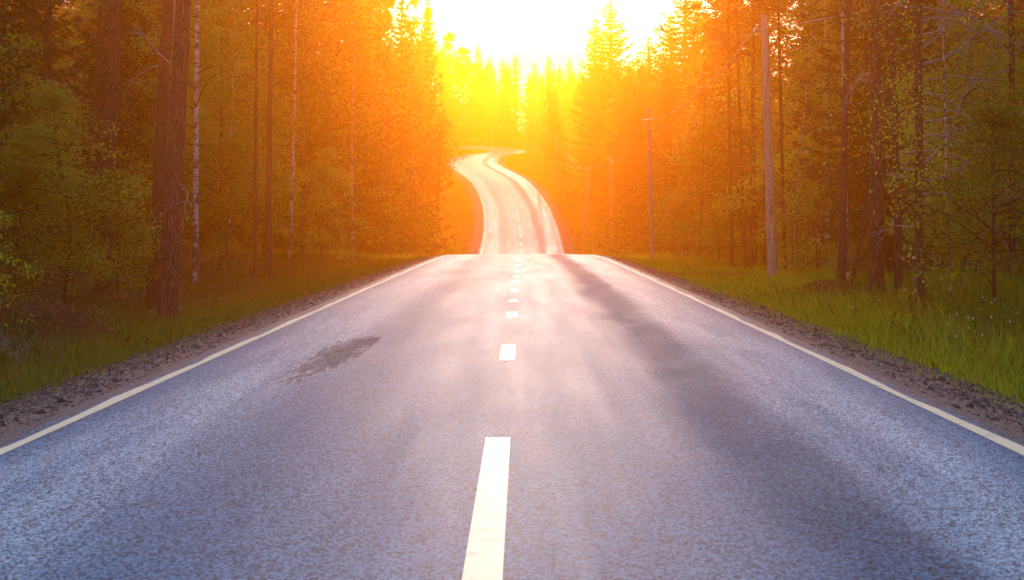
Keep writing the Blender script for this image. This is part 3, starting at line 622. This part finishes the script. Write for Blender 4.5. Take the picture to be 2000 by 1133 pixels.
# ------------------------------------------------------------ utility poles and the cable
hooks = []
POLES = [(1510, 568, 1492, 33, 21, 13, 62, 'nearest and tallest wooden utility pole, leaning slightly left'), (1275, 517, 1267, 215, 9, 7, 236, 'second wooden utility pole, left of the slender trunks'),
         (1195, 491, 1192, 306, 6.5, 5, 307, 'third utility pole, beside the verge just past the crest'), (1139, 466, 1152, 324, 6, 5, 330, 'utility pole tilting right, by the bend of the verge'),
         (1107, 397, 1108, 283, 5, 3.6, 290, 'upright utility pole halfway up the grassy slope'), (1081, 360, 1087, 263, 4.5, 3.2, 270, 'pale utility pole slightly tilted, above the grassy slope'),
         (1047, 322, 1046, 216, 3.4, 2.6, 222, 'thin tall utility pole on the inside of the last bend'), (1026, 292, 1026, 238, 3, 2.4, 242, 'distant utility pole at the right tip of the last bend'),
         (1003, 284, 1002, 252, 2.4, 2, 256, 'tiny pole behind the far straight, right of middle'), (962, 283, 961, 246, 2.4, 2, 250, 'tiny pole behind the far straight, leftmost of all')]
for (bx, by, tx, ty, wb, wt, hk, lb) in POLES:
    x, y, z = hit(bx, by)
    if by < 286: y = 256.0; x = (bx-CX)/FPX*y; z = gz(x, y)
    H = EYE + (HY - ty)/FPX*y - z; xt = (tx - CX)/FPX*y; r0, r1 = wb/2/FPX*y, wt/2/FPX*y
    root = thing('utility_pole', lb, 'pole', (x, y, z), 'wooden poles carrying the roadside cable')
    g = Geo(); zz = np.linspace(0, 1, 12); P = np.stack([(xt-x)*zz, 0*zz, zz*H - .3*(zz == 0)], 1); tube(g, P, r0 + (r1-r0)*zz, 14, cap=False)
    P2 = np.array([P[-1], P[-1] + [0, 0, .03], P[-1] + [0, 0, .05]]); tube(g, P2, [r1, r1*.9, r1*.4], 14)
    link('shaft', g.mesh('shaft', M['pole_wood']), root)
    zh = EYE + (HY - hk)/FPX*y - z; xh = np.interp(zh, P[:, 2], P[:, 0]); rr = np.interp(zh, P[:, 2], r0+(r1-r0)*zz)
    g = Geo(); tube(g, [(xh - rr*.5, 0, zh - .06), (xh - rr - .1, 0, zh - .06), (xh - rr - .16, 0, zh - .03), (xh - rr - .16, 0, zh + .02)], .012, 6); link('hook', g.mesh('hook', M['metal']), root)
    g = Geo(); q = np.array([0, .01, .03, .035, .06, .065, .09, .1]); tube(g, np.stack([0*q + xh - rr - .16, 0*q, zh + q], 1), [.025, .04, .04, .028, .036, .022, .026, .01], 10); link('insulator', g.mesh('insulator', M['porcelain']), root)
    if H > 4: hooks.append((x + xh - rr - .16, y, z + zh + .05))
g = Geo(); chain = [(11.5, 8.0, 6.4)] + hooks
for a, b in zip(chain[:-1], chain[1:]):
    a, b = np.array(a), np.array(b); t = np.linspace(0, 1, 40); L = np.linalg.norm(b - a); sag = min(1.0, .02*L + .18)
    P = a + (b - a)*t[:, None]; P[:, 2] -= sag*4*t*(1-t); tube(g, P, .008 + .00007*P[:, 1], 5)
link('overhead_cable', g.mesh('overhead_cable', M['cable']), label='thin sagging cable strung from pole to pole along the right verge', category='cable')
# thin broken stem right of the third pole
x, y, z = hit(1221, 452); root = thing('dead_sapling', 'thin bare dead stem between the third and second poles', 'tree', (x, y, z)); H = EYE + (HY-368)/FPX*y - z
g = Geo(); tube(g, [(0, 0, -.1), (-.06, 0, H*.5), ((1214-1221)/FPX*y, 0, H)], [.06, .05, .03], 8); link('trunk', g.mesh('trunk', M['dead_wood']), root)

# ------------------------------------------------------------ things at the last bend
x, y = (925-CX)/FPX*254.5, 254.5; z = gz(x, y)
root = thing('road_sign', 'small yellow board standing behind the far end of the road', 'sign', (x, y, z))
def box(g, cx, cy, cz, sx, sy, sz):
    V = [(cx+a*sx/2, cy+b*sy/2, cz+c*sz/2) for a in (-1, 1) for b in (-1, 1) for c in (-1, 1)]
    g.add(V, [[0, 1, 3, 2], [4, 6, 7, 5], [0, 4, 5, 1], [2, 3, 7, 6], [0, 2, 6, 4], [1, 5, 7, 3]])
g = Geo(); box(g, 0, 0, 1.35, 2.0, .05, .9); o = link('board', g.mesh('board', M['yellow_paint'], False), root)
b = o.modifiers.new('bevel', 'BEVEL'); b.width = .02; b.segments = 2
for sx in (-.7, .7):
    g = Geo(); tube(g, [(sx, .06, -.2), (sx, .06, 1.7)], .04, 8); link('post', g.mesh('post', M['metal']), root)
for px, py, lb in ((942, 297, 'small dark marker post inside the last bend, left one'), (945, 292, 'small dark marker post beside the far straight')):
    x, y, z = hit(px, py); root = thing('marker_post', lb, 'post', (x, y, z))
    g = Geo(); tube(g, [(0, 0, -.1), (0, 0, .75)], [.06, .055], 10); link('post', g.mesh('post', M['black_plastic']), root)
    g = Geo(); tube(g, [(0, 0, .75), (0, 0, .88), (0, 0, .92)], [.062, .062, .04], 10); link('reflector_cap', g.mesh('reflector_cap', M['white_plastic']), root)

# ------------------------------------------------------------ verge growth and gravel
def verge_pts(n, s0, s1, u0, u1, pw=1.6):
    t = rng.uniform(0, 1, n)**pw; S = s0 + (s1 - s0)*t; sg = rng.choice([-1, 1], n); U = sg*rng.uniform(u0, u1, n); X, Y = pt(S, U); return X, Y, S, U
def blades(name, n, s0, s1, u0, u1, h, wd, m, label, pw=1.6, clump=None, side=None, **kw):
    X, Y, S, U = verge_pts(n, s0, s1, u0, u1, pw)
    if side: U = np.abs(U)*side; X, Y = pt(S, U)
    if clump is not None:
        nz = np.sin(X*1.9 + 3*np.sin(Y*.8)) * np.sin(Y*1.3 + 2*np.sin(X*1.1)) + rng.normal(size=n)*.35; k = nz > clump; X, Y, S, U = X[k], Y[k], S[k], U[k]
    k = np.abs(road_u(X, Y)) > u0 - .05; X, Y, S, U = X[k], Y[k], S[k], U[k]; n = len(X); Z = ground_z(X, Y, True)
    edge = np.clip((np.abs(U) - u0)/.8, .25, 1); hh = h*edge*rng.uniform(.4, 1.25, n); a = rng.uniform(0, 6.28, n); ww = wd*rng.uniform(.6, 1.4, n)*(1 + S/22)
    dx, dy = np.cos(a)*ww/2, np.sin(a)*ww/2; bx, by = rng.normal(size=(2, n))*.28*hh
    V = np.stack([np.stack([X-dx, Y-dy, Z-.03], 1), np.stack([X+dx, Y+dy, Z-.03], 1), np.stack([X+dx*.6+bx*.4, Y+dy*.6+by*.4, Z+hh*.6], 1), np.stack([X+bx, Y+by, Z+hh], 1), np.stack([X-dx*.6+bx*.4, Y-dy*.6+by*.4, Z+hh*.6], 1)], 1).reshape(-1, 3)
    g = Geo(); i = np.arange(n)[:, None]*5; g.add(V, i + np.array([[0, 1, 2, 3, 4]])); link(name, g.mesh(name, M[m]), kind='stuff', label=label, category='grass')
blades('tall_grass', 60000, 7, 48, 4.4, 9.5, .38, .009, 'grass', 'tall green grass along the right verge', side=1, clump=-.5)
blades('short_grass', 52000, 7, 60, 3.85, 10, .16, .008, 'grass', 'short green grass on the right verge beside the gravel', side=1)
blades('short_verge_plants', 42000, 7, 60, 3.85, 10, .15, .009, 'moss_grass', 'short dull plants on the left verge beside the gravel', side=-1)
blades('left_verge_grass', 34000, 9, 50, 4.3, 8.5, .24, .009, 'moss_grass', 'patchy mid-length grass along the left verge', side=-1, clump=-.2)
blades('far_grass', 60000, 50, 235, 4.2, 12, .4, .014, 'sunlit_grass', 'sunlit-coloured grass on the slopes beside the climbing road', pw=1.0)
def carpet(name, n, s0, s1, u0, u1, size, hmax, m, label, pw=1.3, cat='undergrowth'):
    X, Y, S, U = verge_pts(n, s0, s1, u0, u1, pw); Z = ground_z(X, Y, True); hh = hmax*(.35 + .65*np.clip(np.sin(X*1.3+np.sin(Y))*np.sin(Y*1.1+2*np.sin(X*.7))*.9+.4, 0, 1))
    g = Geo(); P = np.stack([X, Y, Z + hh*rng.uniform(0, 1, n)], 1); k = np.abs(road_u(X, Y)) > 5; leaves(g, P[k], size, aspect=.6); link(name, g.mesh(name, M[m]), kind='stuff', label=label, category=cat)
carpet('undergrowth', 90000, 8, 60, 6.2, 22, .06, .32, 'undergrowth', 'low leafy berry scrub covering the forest floor')
carpet('far_undergrowth', 40000, 60, 240, 7, 22, .2, .6, 'undergrowth', 'low scrub under the distant trees')
# dry heath mound on the right
def heath(px, py, rx, ry, n, label):
    x, y, z = hit(px, py); P = rng.normal(size=(n, 3))*np.array([rx, ry, .1]); X, Y = P[:, 0]+x, P[:, 1]+y; r = np.exp(-(P[:, 0]/rx)**2/2-(P[:, 1]/ry)**2/2)
    g = Geo(); Z = ground_z(X, Y, True) - z + r*.35*rng.uniform(0, 1.1, n); leaves(g, np.stack([P[:, 0], P[:, 1], Z], 1), .07, aspect=.25, D=np.ones((n, 1))*np.array([0, 0, 1.]), jit=.6)
    link('heather_clump', g.mesh('heather_clump', M['dry_heath']), None, (x, y, z), label=label, category='plant')
heath(1620, 588, .75, .8, 9000, 'brown dry heather mound right of the near pole'); heath(1420, 556, .8, .8, 5000, 'small brown heather patch left of the near pole foot')
heath(110, 640, .6, .6, 5000, 'brown dry plants on the earth bank at lower left')
# small white flowers in the grass
g = Geo(); n = 45; cx = rng.choice([0, 1, 2], n); U = np.array([5.8, 6.3, 7.6])[cx] + rng.normal(size=n)*.5; S = np.array([15.5, 19, 22])[cx] + rng.normal(size=n)*1.3
X, Y = pt(S, U); Z = ground_z(X, Y, True) + rng.uniform(.25, .6, n)
for dx in range(4): leaves(g, np.stack([X, Y, Z], 1) + rng.normal(size=(n, 3))*.006, .022, aspect=.9)
link('wild_flowers', g.mesh('wild_flowers', M['flower']), kind='stuff', label='scattered tiny white flowers in the tall grass', category='flowers')
# stones on the shoulders
def stones(n, s0, s1, size):
    X, Y, S, U = verge_pts(n, s0, s1, 3.38, 4.5, 1.5); a = np.abs(U); lat = np.interp(a, [3.44, 3.7, 4.0, 4.25, 4.6], [-.04, -.025, -.05, -.09, -.17]); Z = zprof(Y) + lat
    base = np.array([[1, 0, 0], [-1, 0, 0], [0, 1, 0], [0, -1, 0], [0, 0, .7], [0, 0, -.6]], float); F = np.array([[0, 2, 4], [2, 1, 4], [1, 3, 4], [3, 0, 4], [2, 0, 5], [1, 2, 5], [3, 1, 5], [0, 3, 5]])
    sz = size*rng.gamma(3, .33, n); an = rng.uniform(0, 6.28, n); c, s_ = np.cos(an), np.sin(an)
    V = base[None]*rng.uniform(.5, 1.2, (n, 6, 1)); Vx = V[:, :, 0]*c[:, None] - V[:, :, 1]*s_[:, None]; Vy = V[:, :, 0]*s_[:, None] + V[:, :, 1]*c[:, None]
    V = np.stack([Vx, Vy, V[:, :, 2]], -1)*sz[:, None, None] + np.stack([X, Y, Z + sz*.2], 1)[:, None, :]
    g = Geo(); g.add(V.reshape(-1, 3), (F[None] + np.arange(n)[:, None, None]*6).reshape(-1, 3)); link('gravel', g.mesh('gravel', M['stone'], False), kind='stuff', label='loose dark gravel stones on both road shoulders', category='gravel')
stones(32000, 6.5, 50, .013)

# ------------------------------------------------------------ haze
def haze():
    g = Geo(); x0, x1, y0, y1, z0, z1 = -152, 152, -55, 384, -8.0, 46.0
    g.add([(x0, y0, z0), (x1, y0, z0), (x1, y1, z0), (x0, y1, z0), (x0, y0, z1), (x1, y0, z1), (x1, y1, z1), (x0, y1, z1)], [[0, 3, 2, 1], [4, 5, 6, 7], [0, 1, 5, 4], [1, 2, 6, 5], [2, 3, 7, 6], [3, 0, 4, 7]])
    m = bpy.data.materials.new('haze'); m.use_nodes = True; t = NT(m.node_tree)
    v = t.node('ShaderNodeVolumePrincipled', {'Color': (1.0, .31, .014, 1), 'Density': .0057, 'Anisotropy': .87})  # haze added for the orange glow; the warm light is in its colour
    t.node('ShaderNodeOutputMaterial', {1: v.outputs[0]}); link('haze', g.mesh('haze', m, False), kind='stuff', label='orange-tinted haze added over the road for a warm glow', category='haze')
haze()
